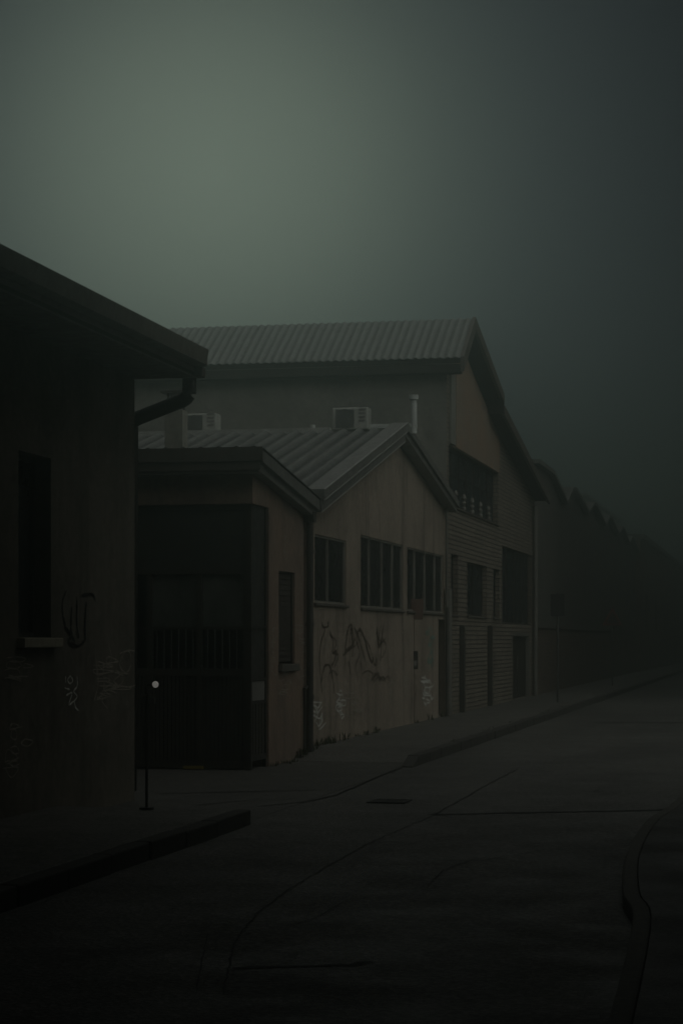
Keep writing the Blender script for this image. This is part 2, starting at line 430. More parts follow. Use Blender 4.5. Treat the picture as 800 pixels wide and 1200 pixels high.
# tar seams, cracks and the dark trench across the road
def ribbon(name, px_pts, w, mat, z, jitter=.3, n=8):
    P = [Vector(onZ(px, py, 0)) for px, py in px_pts]; Q = []
    for a, b in zip(P, P[1:]):
        for s in range(n): Q.append(a.lerp(b, s/n) + Vector((random.uniform(-1, 1), random.uniform(-1, 1))) * w * jitter)
    Q.append(P[-1]); bm = B(); prev = None
    for i, p in enumerate(Q):
        d = (Q[min(i+1, len(Q)-1)] - Q[max(i-1, 0)]).normalized(); nn = Vector((-d.y, d.x))
        ww = w * random.uniform(.6, 1.25) * (.4 if i in (0, len(Q)-1) else 1)
        pr = (bm.verts.new((p.x+nn.x*ww/2, p.y+nn.y*ww/2, z)), bm.verts.new((p.x-nn.x*ww/2, p.y-nn.y*ww/2, z)))
        if prev: bm.faces.new((prev[0], pr[0], pr[1], prev[1]))
        prev = pr
    return tag(obj(name, bm, mat), kind='structure')
ribbon("road_seam", [(503, 955), (600, 953), (700, 951), (805, 949)], .15, M['tar'], .004, .10, 10)
ribbon("road_seam", [(690, 847), (750, 847), (810, 847)], .30, M['tar'], .004, .1, 8)
ribbon("road_seam", [(275, 1135), (330, 1133), (420, 1131), (430, 1127)], .07, M['tar'], .004, .25, 8)
ribbon("road_crack", [(262, 1165), (267, 1140), (275, 1105), (300, 1072), (340, 1042), (380, 1018), (430, 990), (470, 972), (505, 957)], .010, M['tar'], .008, .8, 10)
ribbon("road_crack", [(505, 957), (550, 932), (580, 915), (605, 902)], .014, M['tar'], .0085, .8, 10)
ribbon("road_crack", [(230, 1165), (236, 1130), (244, 1095)], .009, M['tar'], .008, .6, 8)
ribbon("road_crack", [(560, 1010), (640, 996), (735, 995)], .012, M['tar'], .008, .5, 8)
ribbon("road_crack", [(340, 1085), (372, 1076), (402, 1058)], .009, M['tar'], .008, .6, 8)
ribbon("road_crack", [(500, 1040), (520, 1020), (560, 1006)], .009, M['tar'], .0085, .6, 8)
def yard_line(pts, w, z=.008): 
    return ribbon("yard_joint", pts, w, M['tar'], z, .3, 8)
yard_line([(180, 931), (260, 929), (400, 926)], .05)
yard_line([(300, 946), (360, 940), (395, 932), (440, 912), (478, 897)], .035)
yard_line([(225, 945), (300, 938), (352, 937)], .03, .012)

# ================================================================== NEAR BUILDING (left edge)
A = root("rendered_building", (-7, 12, 0), "near dark rendered building with deep eaves and a gutter, at the left edge", "building")
wy0, wy1 = yX(22), yX(60); wz0, wz1 = zX(45, 747), zX(40, 532)
bm = B(); slab(bm, [(-18, -.05), (YA_END, -.05), (YA_END, 4.9), (-18, 4.9)], [rect(wy0, wy1, wz0, wz1), rect(wy0-6, wy0-5.1, wz0, wz1)], FX(-7), .35)
prism(bm, [(-17, 0), (-7.35, 0), (-7.35, 4.9), (-17, 4.9)], FY(YA_END-.35), 0, .35)
prism(bm, [(-17, 0), (-7.35, 0), (-7.35, 4.9), (-17, 4.9)], FY(-18), 0, .35)
obj("wall", bm, M['plaster_a'], A)
EX = -6.25
ze = zX(238, 411, EX-.0); zs = zX(195, 444, -6.7)
print("A eave", ze, zs)
yE = yX(236, EX)
bm = B(); box(bm, -7, EX-.06, -18.3, yE-.03, zs, zs+.04); obj("soffit", bm, M['soffit'], A)
bm = B(); prism(bm, [(EX-.06, zs-.02), (EX-.06, ze-.02), (-12, ze+1.3), (-17.5, ze-.05), (-17.5, zs-.02)][:5], FY(yE-.03), -(yE-.03)-18.3, 0)
bmr = bm
# fascia board + box gutter running along the street
obj("roof", bmr, M['fascia'], A)
bm = B(); g = EX
prism(bm, [(g-.055, ze-.19), (g+.06, ze-.17), (g+.085, ze-.02), (g+.085, ze), (g+.065, ze), (g+.045, ze-.15), (g-.035, ze-.165), (g-.035, ze-.005), (g-.055, ze-.005)], FY(-18), 0, yE+18)
box(bm, g-.05, g+.07, yE, yE+.006, ze-.185, ze-.01)
obj("gutter", bm, M['gutter'], A)
bm = B()
pY = YA_END + .10
pa = onY(222, 452, pY); pb = onY(222, 466, pY); pc = onY(154, 493, pY)
tube(bm, bend([(pa[0], pY, ze-.17), (pb[0], pY, pb[1]), (pc[0], pY, pc[1]), (pc[0]-.02, pY, .1)], .09), .082)
tube(bm, [(pa[0], pY, ze-.3), (pa[0], pY, ze-.16)], [.088, .095])
obj("downspout", bm, M['dark_pipe'], A, smooth=True)
bm = B(); box(bm, g-.07, g+.02, yE-.05, yE+.12, ze-.30, ze-.185); obj("gutter_outlet", bm, M['fascia'], A, bevel=.01)
def shut_window(parent, y0, y1, z0, z1, X, sill):
    bm = B(); d = .2
    box(bm, X-d-.03, X-d+.03, y0, y0+.05, z0, z1); box(bm, X-d-.03, X-d+.03, y1-.05, y1, z0, z1)
    box(bm, X-d-.03, X-d+.03, y0+.05, y1-.05, z1-.05, z1); box(bm, X-d-.03, X-d+.03, y0+.05, y1-.05, z0, z0+.05)
    f = obj("window", bm, M['frame_dark'], parent)
    bm = B(); box(bm, X-d-.02, X-d-.01, y0+.02, y1-.02, z0+.02, z1-.02); obj("pane", bm, M['glass'], f)
    bm = B(); box(bm, X-d+.035, X+.09, y0-.06, y1+.12, z0-.1, z0-.002); obj("sill", bm, sill, f, bevel=.012)
    return f
shut_window(A, wy0, wy1, wz0, wz1, -7, M['sill'])
shut_window(A, wy0-6, wy0-5.1, wz0, wz1, -7, M['sill'])
graffiti(A, [[(78, 692), (73, 705), (74, 722), (77, 733)], [(90, 700), (90, 730), (92, 748)], [(84, 712), (83, 740), (88, 752)], [(101, 705), (99, 735), (100, 752)], [(75, 735), (84, 745), (79, 752), (90, 757), (98, 752)],
             [(96, 698), (108, 697), (112, 705)]], .035, M['gr_black'], label="tall black dripping scrawl on the near wall")
graffiti(A, [[(140, 766), (150, 762), (158, 763)], [(143, 768), (140, 780), (147, 788), (153, 780), (152, 765), (146, 764), (143, 772)], [(135, 785), (141, 790), (133, 798), (139, 804), (131, 808)],
             [(140, 803), (150, 805), (158, 803)], [(127, 757), (130, 770), (125, 780)], [(112, 770), (115, 800), (110, 822)], [(120, 776), (122, 800), (119, 820), (126, 830)]], .014, M['gr_pale'], label="thin pale looping tag by the corner of the near wall")
graffiti(A, [[(77, 792), (77, 800)], [(82, 792), (85, 797), (82, 801), (79, 797), (82, 792)], [(90, 792), (90, 804), (86, 810), (90, 816), (86, 822)], [(77, 815), (84, 812), (80, 826), (86, 822), (88, 829), (92, 833)], [(75, 806), (81, 808)]], .016, M['gr_white'], label="small white vertical tag on the near wall")
graffiti(A, scribble(116, 144, 772, 822, 12, 61), .012, M['gr_pale'], label="tangled pale scribbles low at the end of the near wall")
graffiti(A, scribble(14, 34, 770, 800, 6, 3), .012, M['gr_pale'], label="faint pale scribble just below the near window")
graffiti(A, scribble(12, 34, 850, 905, 7, 4), .012, M['gr_pale'], label="faint pale scribble near the foot of the near wall")

# ================================================================== CORNER ANNEX
Cc = root("corner_building", (-7, YC0, 0), "low corner building with a monopitch roof and a dark metal gate folded round its corner", "building")
zfT, zfB, zlB = zX(296, 523, -6.85), zX(296, 549, -7), zX(296, 590, -7)
zv = zX(360, 581, -6.85)
yg = yX(315)
wcy0, wcy1 = yX(326.5), yX(345.5); wcz0, wcz1 = zX(336, 778), zX(336, 670)
XO = -9.7
bm = B(); slab(bm, [(YC0, zlB), (yg, zlB), (yg, .0), (YC1, .0), (YC1, zv-.12), (YC0, zfT-.12)], [rect(wcy0, wcy1, wcz0, wcz1)], FX(-7), .3)
slab(bm, [(-16, 0), (XO, 0), (XO, zlB), (-7.3, zlB), (-7.3, zfT-.12), (-16, zfT-.12)], [], FY(YC0), .3)
obj("wall", bm, M['plaster_c'], Cc)
# roof: high near edge, falling to the valley beside the workshop
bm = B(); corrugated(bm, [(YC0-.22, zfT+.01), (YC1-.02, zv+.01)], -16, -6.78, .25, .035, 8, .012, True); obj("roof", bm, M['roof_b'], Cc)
bm = B()
prism(bm, band([(YC0-.2, zfT-.02), (YC1-.02, zv-.02)], .16), FX(-6.80), 0, .14)
prism(bm, band([(YC0-.2, zfT-.17), (YC1-.02, zv-.17)], .12), FX(-6.86), 0, .139)
obj("bargeboard", bm, M['fascia_grey'], Cc)
bm = B(); th = (zfT - zfB)
box(bm, -16, -6.803, YC0-.235, YC0-.2, zfT-.02-.14, zfT+.03); box(bm, -16, -6.84, YC0-.21, YC0-.17, zfT-.28, zfT-.163); box(bm, -16, -6.87, YC0-.19, YC0-.02, zfT-.33, zfT-.283)
obj("fascia", bm, M['fascia'], Cc)
# chimney on the annex roof, set back behind the fascia
cy = YC0 + 1.2; c0 = onY(193, 500, cy)[0]; c1 = onY(214, 500, cy)[0]; ct = onY(203, 480, cy)[1]; cap = onY(203, 458, cy)[1]
bm = B(); box(bm, c0, c1, cy, cy+.26, zfT-.35, ct)
ch = obj("chimney", bm, M['chimney'], Cc, bevel=.006)
bm = B(); box(bm, c0-.05, c1+.06, cy-.05, cy+.31, cap-.03, cap)
for a in (c0+.03, c1-.06): 
    for b in (cy+.02, cy+.21): box(bm, a, a+.03, b, b+.03, ct, cap-.03)
obj("chimney_cap", bm, M['fascia'], ch)
# corner gate of the annex: two faces of dark framed sheet and bars
gY = YC0 + .07
def gx(px): return onY(px, 700, gY)[0]
def gz(py, px=240): return onY(px, py, gY)[1]
gt = obj("gate", (lambda b: (box(b, -7.10, -7.03, YC0+.03, YC0+.10, 0.0, zlB-.004), box(b, XO, -7.10, gY-.02, gY+.05, gz(670)-.03, gz(670)+.03),
      box(b, XO, -7.10, gY-.02, gY+.05, gz(788)-.05, gz(788)+.05), box(b, XO, -7.10, gY-.02, gY+.05, .03, .12), box(b, XO, -7.10, gY-.02, gY+.05, zlB-.07, zlB-.004),
      box(b, gx(176)-.04, gx(176)+.04, gY-.018, gY+.048, .12, gz(670)-.03), box(b, gx(234)-.035, gx(234)+.035, gY-.022, gY+.052, .12, gz(670)-.03), box(b, gx(288)-.03, gx(288)+.03, gY-.018, gY+.048, .12, gz(670)-.03),
      box(b, XO, -7.10, gY-.015, gY+.045, gz(736)-.02, gz(736)+.02), b)[-1])(B()), M['gate'], Cc)
bm = B(); box(bm, XO, -7.1, gY+.01, gY+.02, gz(670)+.03, zlB-.07); obj("transom_panel", bm, M['gate_panel'], gt)
bm = B()
for a, b in ((176, 234), (234, 288)): box(bm, gx(a)+.04, gx(b)-.035, gY+.03, gY+.036, gz(736)+.02, gz(670)-.03)
obj("pane", bm, M['glass_pale'], gt)
bm = B()
for k in range(13):
    x = gx(184) + (gx(286)-gx(184))*k/12; tube(bm, [(x, gY-.005, gz(788)+.05), (x, gY-.005, gz(736)-.02)], .011, 8)
obj("grille", bm, M['gate_panel'], gt)
bm = B(); n = 46
for k in range(n):
    x0 = XO + (-7.1-XO)*k/n; x1 = XO + (-7.1-XO)*(k+1)/n
    box(bm, x0+.004, x1-.004, gY+.006+(.008 if k % 2 else 0), gY+.03, .12, gz(788)-.05)
obj("lower_panel", bm, M['gate'], gt)
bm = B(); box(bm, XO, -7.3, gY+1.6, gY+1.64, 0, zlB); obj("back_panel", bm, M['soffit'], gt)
# street face of the gate
z1, z2, z3 = zX(306, 735), zX(306, 796), zX(306, 823)
bm = B(); xs = -7.05
for z in (z1, z2, z3): box(bm, xs-.03, xs+.02, YC0+.10, yg-.05, z-.018, z+.018)
box(bm, xs-.03, xs+.02, yg-.05, yg-.003, 0.0, zlB-.004); box(bm, xs-.03, xs+.02, YC0+.10, yg-.05, .12, .2); 
sg = obj("gate_side_frame", bm, M['frame_dark'], gt)
bm = B(); box(bm, xs-.012, xs-.004, YC0+.1, yg-.05, z1+.018, zlB-.004); box(bm, xs-.012, xs-.004, YC0+.1, yg-.05, z2+.018, z1-.018); obj("side_panel", bm, M['gate_panel'], gt)
bm = B(); box(bm, xs-.008, xs+.004, YC0+.12, yg-.06, z3+.025, z2-.025); obj("letter_plate", bm, M['letter_panel'], gt, label="pale grey plate set in the street side of the gate")
bm = B()
for k in range(9):
    a = YC0+.1 + (yg-.15-YC0)*k/9; b = YC0+.1 + (yg-.15-YC0)*(k+1)/9
    box(bm, xs-.016, xs-.002+(.008 if k % 2 else 0), a+.004, b-.004, .2, z3-.018)
obj("ribbed_panel", bm, M['gate'], gt)
bm = B(); box(bm, onY(216, 895, YC0)[0], onY(239, 895, YC0)[0], YC0-.06, YC0-.02, .02, .06); obj("threshold", bm, M['yellow'], gt, label="short worn yellow threshold strip")
bm = B(); d = .07
box(bm, -7-d-.012, -7-d, wcy0+.03, wcy1-.03, wcz0+.03, wcz1-.03)
for k in range(16):
    z = wcz0 + .03 + (wcz1-wcz0-.06)*k/16; box(bm, -7-d, -7-d+.014, wcy0+.035, wcy1-.035, z+.006, z+(wcz1-wcz0-.06)/16-.006)
cw = obj("window", bm, M['shutter'], Cc)
bm = B(); 
box(bm, -7-d-.02, -7-d+.035, wcy0, wcy0+.03, wcz0, wcz1); box(bm, -7-d-.02, -7-d+.035, wcy1-.03, wcy1, wcz0, wcz1); box(bm, -7-d-.02, -7-d+.035, wcy0+.03, wcy1-.03, wcz1-.03, wcz1)
obj("frame", bm, M['frame_dark'], cw)
bm = B(); box(bm, -7-d, -6.93, wcy0-.04, wcy1+.04, wcz0-.11, wcz0); obj("sill", bm, M['sill_dark'], cw, bevel=.01)
for st_, lb in ((scribble(329, 341, 788, 815, 8, 11), "pale scratched tag below the narrow window"), (scribble(317, 324, 735, 790, 10, 12), "pale column of scribbles beside the gate"), (scribble(348, 358, 730, 800, 12, 13), "pale column of scribbles beside the drainpipe"), ([[(322, 698), (320.5, 703), (322, 707), (324.5, 706), (324.5, 700)]], "small pale letter mark left of the narrow window"), (scribble(333, 340, 625, 655, 5, 14), "faint scribble above the narrow window")):
    graffiti(Cc, st_, .013, M['gr_pale'], label=lb)

# ================================================================== WORKSHOP (gable to the street)
Bw = root("workshop_building", (-7, YC1, 0), "workshop with a shallow gable to the street and graffiti under three steel windows", "building")
VX = -6.75
L0 = (yX(363, VX), zX(363, 587, VX)); AP = (yX(476, VX), zX(476, 514, VX)); R0 = (YB1-.04, zX(522, 588, VX))
L0 = (YC1+.02, L0[1]); 
zr = AP[1]
win = []
def W(pxl, pxr, ptl, ptr, pbl, pbr): return (yX(pxl), yX(pxr), (zX(pxl, pbl)+zX(pxr, pbr))/2, (zX(pxl, ptl)+zX(pxr, ptr))/2)
w1 = W(368.5, 405.5, 625.5, 634, 706, 709); w2 = W(422.5, 472, 627.5, 638, 712, 715); w3 = W(476.8, 519, 641, 651, 715.5, 719)
dr = (yX(513.5), yX(521), .15, zX(517, 719.5)-.12)
bm = B(); slab(bm, [(YC1, 0), (YB1, 0), (YB1, R0[1]), (AP[0], AP[1]), (YC1, L0[1])], [rect(*w1), rect(*w2), rect(*w3), rect(*dr)], FX(-7), .3)
obj("wall", bm, M['plaster_b'], Bw)
prof = [(YC1-.03, L0[1]+.10), (AP[0], zr+.14), (YB1-.01, R0[1]+.10)]
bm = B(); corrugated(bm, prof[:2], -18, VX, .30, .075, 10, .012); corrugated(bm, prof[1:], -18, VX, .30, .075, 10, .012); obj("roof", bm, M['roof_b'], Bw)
bm = B()
vt = [(YC1-.03, L0[1]+.24), (AP[0], zr+.30), (YB1-.02, R0[1]+.12)]
prism(bm, band(vt[:2], .16), FX(VX+.03), 0, .30); prism(bm, band([(a, b-.15) for a, b in vt[:2]], .2), FX(VX-.02), 0, .22)
prism(bm, band([vt[1], vt[2]], .13), FX(VX+.028), 0, .26); prism(bm, band([(a, b-.12) for a, b in vt[1:]], .12), FX(VX-.022), 0, .22)
vb = obj("bargeboard", bm, M['fascia_grey'], Bw)
bm = B()
for dz in (.003, -.158, -.345): 
    X_ = VX+.034 if dz > -.1 else (VX+.032 if dz > -.3 else VX-.017)
    prism(bm, band([(a, b+dz) for a, b in vt[:2]], .016), FX(X_+.004), 0, .02)
obj("verge_trim", bm, M['flash_pale'], vb)
# pale ridge flashing and vent pipes
bm = B(); box(bm, -18, -8.2, AP[0]-.06, AP[0]+.10, zr+.10, zr+.235); obj("ridge_flashing", bm, M['flash_pale'], Bw)
ypp = AP[0] + .35
p0 = onY(434, 501, ypp); p1 = onY(484.5, 499, ypp); p2 = onY(484.5, 466, ypp)
bm = B(); box(bm, p0[0], p1[0]+.06, ypp-.05, ypp+.05, p1[1]-.04, p1[1]+.04); tube(bm, [(p1[0], ypp, p1[1]-.15), (p1[0], ypp, p2[1])], .06, 14)
tube(bm, [(p1[0], ypp, p2[1]-.04), (p1[0], ypp, p2[1]+.05)], .09, 14); box(bm, p0[0]-.0, p0[0]+.06, ypp-.045, ypp+.045, p1[1]-.22, p1[1]-.041)
obj("vent_pipe", bm, M['white_pvc'], Bw, bevel=.006)
v0 = onY(366, 506, ypp)
bm = B(); tube(bm, [(v0[0], ypp, v0[1]-.2), (v0[0], ypp, v0[1]+.06)], .035); tube(bm, [(v0[0], ypp, v0[1]+.06), (v0[0], ypp, v0[1]+.13)], .055)
obj("roof_vent", bm, M['white_pvc'], Bw, smooth=False)
window(Bw, "window", *w1[:2], *w1[2:], -7, [yX(385.5)], M['frame_b'], M['glass'], sill=M['sill_dark'], depth=.05)
window(Bw, "window", *w2[:2], *w2[2:], -7, [yX(434), yX(449), yX(461)], M['frame_b'], M['glass'], sill=M['sill_dark'], depth=.05)
window(Bw, "window", *w3[:2], *w3[2:], -7, [yX(487), yX(499), yX(510.5)], M['frame_b'], M['glass'], sill=M['sill_dark'], depth=.05)
bm = B(); box(bm, -7.16, -7.12, dr[0], dr[1], .15, dr[3]); 
dd = obj("door", bm, M['frame_dark'], Bw)
bm = B(); box(bm, -7.11, -7.08, dr[0]+.1, dr[0]+.13, 1.1, 1.25); obj("handle", bm, M['grey_pipe'], dd)
# drainpipes: dark one at the annex joint, pale one at the warehouse joint
yp = yX(363, -6.92)
bm = B(); tube(bm, [(-6.92, yp, .05), (-6.92, yp, zX(363, 606, -6.92))], .055); box(bm, -6.99, -6.84, yp-.09, yp+.09, zX(363, 612, -6.92), zX(363, 600, -6.92))
for z in (.9, 2.0, 3.1): tube(bm, [(-6.92, yp, z), (-6.92, yp, z+.05)], .066)
obj("drainpipe", bm, M['dark_pipe'], Bw)
bm = B(); yq = yp-.22; tube(bm, [(-6.95, yq, .05), (-6.95, yq, 1.05), (-6.95, yq+.13, 1.08)], .028); obj("cable_conduit", bm, M['dark_pipe'], Bw)
graffiti(Bw, [[(381, 738), (376, 752), (374, 770), (375, 790), (377, 812)], [(386, 740), (390, 752), (389, 765), (394, 763), (391, 775), (388, 780)], [(376, 800), (379, 783), (383, 779), (387, 783), (390, 800), (391, 812)], [(377, 728), (378, 734), (384, 734), (384, 728)]],
         .045, M['gr_brown'], label="brown outlined bottle shaped figure at the left of the workshop wall")
graffiti(Bw, [[(404, 765), (406, 745), (408, 735)], [(404, 762), (411, 758), (416, 748)], [(411, 735), (412, 748), (413, 758)], [(418, 742), (422, 738), (427, 750), (431, 765), (435, 776), (437, 770)], [(441, 735), (442, 748), (444, 758), (447, 745), (448, 735)],
              [(447, 750), (446, 765), (445, 775)], [(440, 770), (441, 780)], [(408, 775), (410, 790)], [(422, 775), (423, 785)], [(438, 791), (443, 790), (444, 797), (448, 793), (451, 798)], [(436, 797), (440, 790)]],
         .06, M['gr_brown'], label="wide brown scrawled letters across the middle of the workshop wall")
for st_, w_, m_, lb in (([[(403, 790), (404, 765), (407, 738), (411, 732), (413, 745), (412, 770)], [(401, 768), (408, 762), (416, 756)], [(414, 735), (419, 745), (424, 762), (429, 782)]], .03, 'gr_brown', "tall loose brown strokes at the left of the wide letters"),
                        ([[(420, 738), (417, 750), (421, 765), (416, 780), (419, 796)], [(428, 748), (433, 760), (438, 778), (441, 776), (443, 750), (446, 732)], [(423, 790), (430, 786), (436, 790), (433, 800)]], .026, 'gr_brown', "loose brown strokes running under the wide letters"),
                        ([[(450, 728), (447, 745), (452, 758), (446, 772)], [(440, 742), (446, 752), (451, 748)], [(436, 800), (443, 793), (448, 797), (454, 792), (456, 799)]], .026, 'gr_brown', "brown strokes crossing the right of the wide letters"),
                        ([[(386, 744), (394, 752), (390, 764), (396, 768), (391, 782)], [(384, 790), (390, 786), (395, 792)]], .022, 'gr_brown', "brown marks beside the bottle shaped figure"),
                        (scribble(410, 430, 810, 840, 6, 55), .016, 'gr_pale', "faint pale loops low on the workshop wall")):
    graffiti(Bw, st_, w_, M[m_], label=lb, base=5)
graffiti(Bw, [[(367, 826), (372, 836), (368, 846)], [(374, 824), (371, 836), (377, 828)], [(367, 838), (374, 842), (377, 836), (376, 848)], [(370, 846), (373, 851), (377, 845)]] + scribble(366.5, 378, 824, 852, 5, 41), .024, M['gr_white'], label="white tag low on the wall beside the drainpipe")
graffiti(Bw, [[(394, 812), (398, 816), (395, 822), (400, 826), (395, 830), (399, 838)], [(401, 812), (401, 824), (398, 830), (401, 838)]] + scribble(394, 402, 812, 840, 5, 42), .022, M['gr_white'], label="small white vertical tag low on the workshop wall")
graffiti(Bw, [[(501, 740), (504, 736), (506, 744), (502, 752), (505, 760), (502, 770), (505, 778)], [(506, 750), (507, 765), (505, 782)]] + scribble(500, 507, 738, 786, 9, 21), .034, M['gr_green'], label="pale green vertical tag by the workshop door")
graffiti(Bw, [[(497, 792), (494.5, 805), (496, 820), (499, 826), (500, 812), (499, 798), (497, 792)], [(502, 796), (505, 804), (502, 812), (506, 820)], [(496, 800), (498, 808), (497, 818)]] + scribble(494.5, 506, 794, 826, 8, 43), .03, M['gr_white'], label="white oval tag low beside the workshop door")
for st_, lb in ((scribble(457, 464, 770, 788, 7, 31), "faint pale patch of scribble left of the brown sign"), (scribble(473, 480, 732, 762, 8, 32), "pale scribble below the brown sign plate"), (scribble(471, 477, 788, 817, 7, 33), "pale scribble low behind the brown sign pole"), (scribble(456, 461, 800, 822, 5, 34), "faint pale marks low on the workshop wall")):
    graffiti(Bw, st_, .022, M['gr_pale'], label=lb)

# ================================================================== TALL WAREHOUSE (brick and render)
D = root("warehouse_building", (-7, YB1, 0), "tall gabled warehouse with a corrugated roof and a long dark window band above brick", "building")
OX = -6.6
apx = (yX(555, OX), zX(555, 374, OX)); le = (YB1-.42, zX(524, 404, OX)); k1 = (yX(589, OX), zX(589, 464, OX)); k2 = (k1[0]-.02, zX(591, 479, OX)); re = (YD1+.15, zX(625, 572, OX))
print("D", apx, le, k1, k2, re)
zat = lambda y: (le[1] + (apx[1]-le[1])*(y-le[0])/(apx[0]-le[0])) if y < apx[0] else apx[1] + (k1[1]-apx[1])*(y-apx[0])/(k1[0]-apx[0])
def DW(l, r, t, b): return (yX(l), yX(r), zX((l+r)/2, b), zX((l+r)/2, t))
bandw = (yX(525.5), yX(583.5), zX(525.5, 591), zX(525.5, 521))
lw = [DW(528, 536.5, 650, 720), DW(547, 570, 661, 722), DW(577.5, 585, 667, 724), DW(588, 623, 645, 731)]
ddoor = (yX(600), yX(620), .15, zX(610, 742))
bm = B()
slab(bm, [(YB1, 0), (YD1, 0), (YD1, re[1]-.1), (k2[0], k2[1]-.12), (k2[0], k1[1]-.3), (apx[0], apx[1]-.2), (YB1, zat(YB1)-.2)], [rect(*bandw)] + [rect(*w) for w in lw] + [rect(*ddoor)], FX(-7), .35)
obj("brick_front", bm, M['brick_d'], D)
bm = B(); slab(bm, rect(-26, -7.003, 0, zat(YB1)-.2), [], FY(YB1-.03), .027); obj("side_wall", bm, M['plaster_d'], D)
# render panel above the window band
py0, py1 = yX(532.5), yX(583.5)
bm = B(); prism(bm, [(py0, bandw[3]+.02), (py1, bandw[3]+.02), (py1, zat(py1)-.35), (apx[0], apx[1]-.35), (py0, zat(py0)-.35)], FX(-6.965), 0, .033); obj("render_panel", bm, M['panel_d'], D)
bm = B(); corrugated(bm, [le, apx], -26, OX, .175, .036, 8); obj("roof", bm, M['roof_zinc'], D, smooth=False)
bm = B(); corrugated(bm, [apx, k1], -26, OX+.01, .175, .036, 6); corrugated(bm, [k2, re], -26, OX+.01, .175, .036, 6); obj("rear_roof", bm, M['roof_zinc'], D)
bm = B(); prism(bm, band([(le[0]+.04, le[1]-.015), (apx[0]-.001, apx[1]-.015)], .09), FX(OX-.05), 0, 19.3)
prism(bm, band([(apx[0]+.001, apx[1]-.015), (k1[0], k1[1]-.015)], .09), FX(OX-.05), 0, 19.3); prism(bm, band([(k2[0], k2[1]-.015), (re[0], re[1]-.015)], .09), FX(OX-.05), 0, 19.3)
box(bm, -26, OX-.06, le[0]+.035, YB1-.002, le[1]-.30, le[1]-.12)
box(bm, -26, OX+.03, k1[0]-.06, k1[0]-.002, k2[1]-.16, k1[1]-.02)
obj("roof_deck", bm, M['soffit'], D)
bm = B(); prism(bm, band([(le[0], le[1]+.03), (apx[0], apx[1]+.05)], .32), FX(OX+.045), 0, .08); prism(bm, band([(apx[0]+.001, apx[1]+.05), (k1[0], k1[1]+.04)], .24), FX(OX+.04), 0, .08)
prism(bm, band([(k2[0], k2[1]+.04), (re[0], re[1]+.04)], .24), FX(OX+.05), 0, .08)
obj("bargeboard", bm, M['fascia'], D)
bm = B(); box(bm, -6.998, -6.94, yX(526), yX(530.5), bandw[3]+.03, zat(yX(528))-.40); obj("corner_strip", bm, M['plaster_d'], D, bevel=.01)
mw = [bandw[0] + (bandw[1]-bandw[0])*k/7 for k in range(1, 7)]
fb = window(D, "window_band", bandw[0], bandw[1], bandw[2], bandw[3], -7, mw, M['frame_dark'], M['glass_far'], depth=.16, rails=(bandw[2]+.75,), sill=M['fascia'], fw=.05)
for k in range(5):
    bm = B(); y = yX(533 + 9.6*k); z = bandw[2]-.001
    tube(bm, [(-6.99, y, z+q_) for q_ in (0, .05, .09, .16, .21, .27, .33, .37)], [.06, .06, .03, .062, .03, .06, .045, .02], 12)
    obj("baluster", bm, M['grey_pipe'], fb)
for i, w in enumerate(lw):
    mm = [] if i in (0, 2) else ([(w[0]+w[1])/2] if i == 1 else [w[0]+(w[1]-w[0])*t for t in (.25, .5, .75)])
    window(D, "window", *w[:2], *w[2:], -7, mm, M['frame_dark'], M['glass_far'], depth=.14, rails=((w[2]+w[3])/2,), sill=M['sill_dark'] if i != 3 else None)
bm = B(); box(bm, -7.18, -7.13, ddoor[0], ddoor[1], .15, ddoor[3])
for a in (ddoor[0]+.1, (ddoor[0]+ddoor[1])/2+.05):
    w_ = (ddoor[1]-ddoor[0])/2-.15
    for z0, z1 in ((.3, 1.0), (1.15, ddoor[3]-.15)): box(bm, -7.13, -7.115, a, a+w_, z0, z1)
do = obj("door", bm, M['frame_dark'], D)
bm = B(); box(bm, -7.10, -7.0, ddoor[0], ddoor[0]+.08, .15, ddoor[3]); box(bm, -7.10, -7.0, ddoor[1]-.08, ddoor[1], .15, ddoor[3]); box(bm, -7.10, -7.0, ddoor[0]+.08, ddoor[1]-.08, ddoor[3]-.08, ddoor[3]); obj("frame", bm, M['grey_pipe'], do)
bm = B(); tube(bm, [(-7.1, (ddoor[0]+ddoor[1])/2-.06, 1.05), (-7.1, (ddoor[0]+ddoor[1])/2-.06, 1.3)], .015, 8); obj("handle", bm, M['grey_pipe'], do)
for px, t, mt in ((542, 733, 'dark_pipe'), (574.5, 733, 'dark_pipe')):
    bm = B(); y = yX(px, -6.93); box(bm, -6.998, -6.88, y-.09, y+.09, .15, zX(px, t, -6.93)); obj("cable_duct", bm, M[mt], D, bevel=.01)
bm = B(); y = yX(525.5, -6.9); tube(bm, [(-6.9, y, .15), (-6.9, y, zX(525, 690, -6.9))], .075); tube(bm, [(-6.93, y-.1, zX(525, 690, -6.9)-.4), (-6.93, y-.1, R0[1]-.05)], .03, 8); obj("drainpipe", bm, M['grey_pipe'], D)
bm = B(); y = yX(627, -6.9); tube(bm, [(-6.9, y, .15), (-6.9, y, re[1]-.3)], .07); obj("drainpipe", bm, M['grey_pipe'], D)

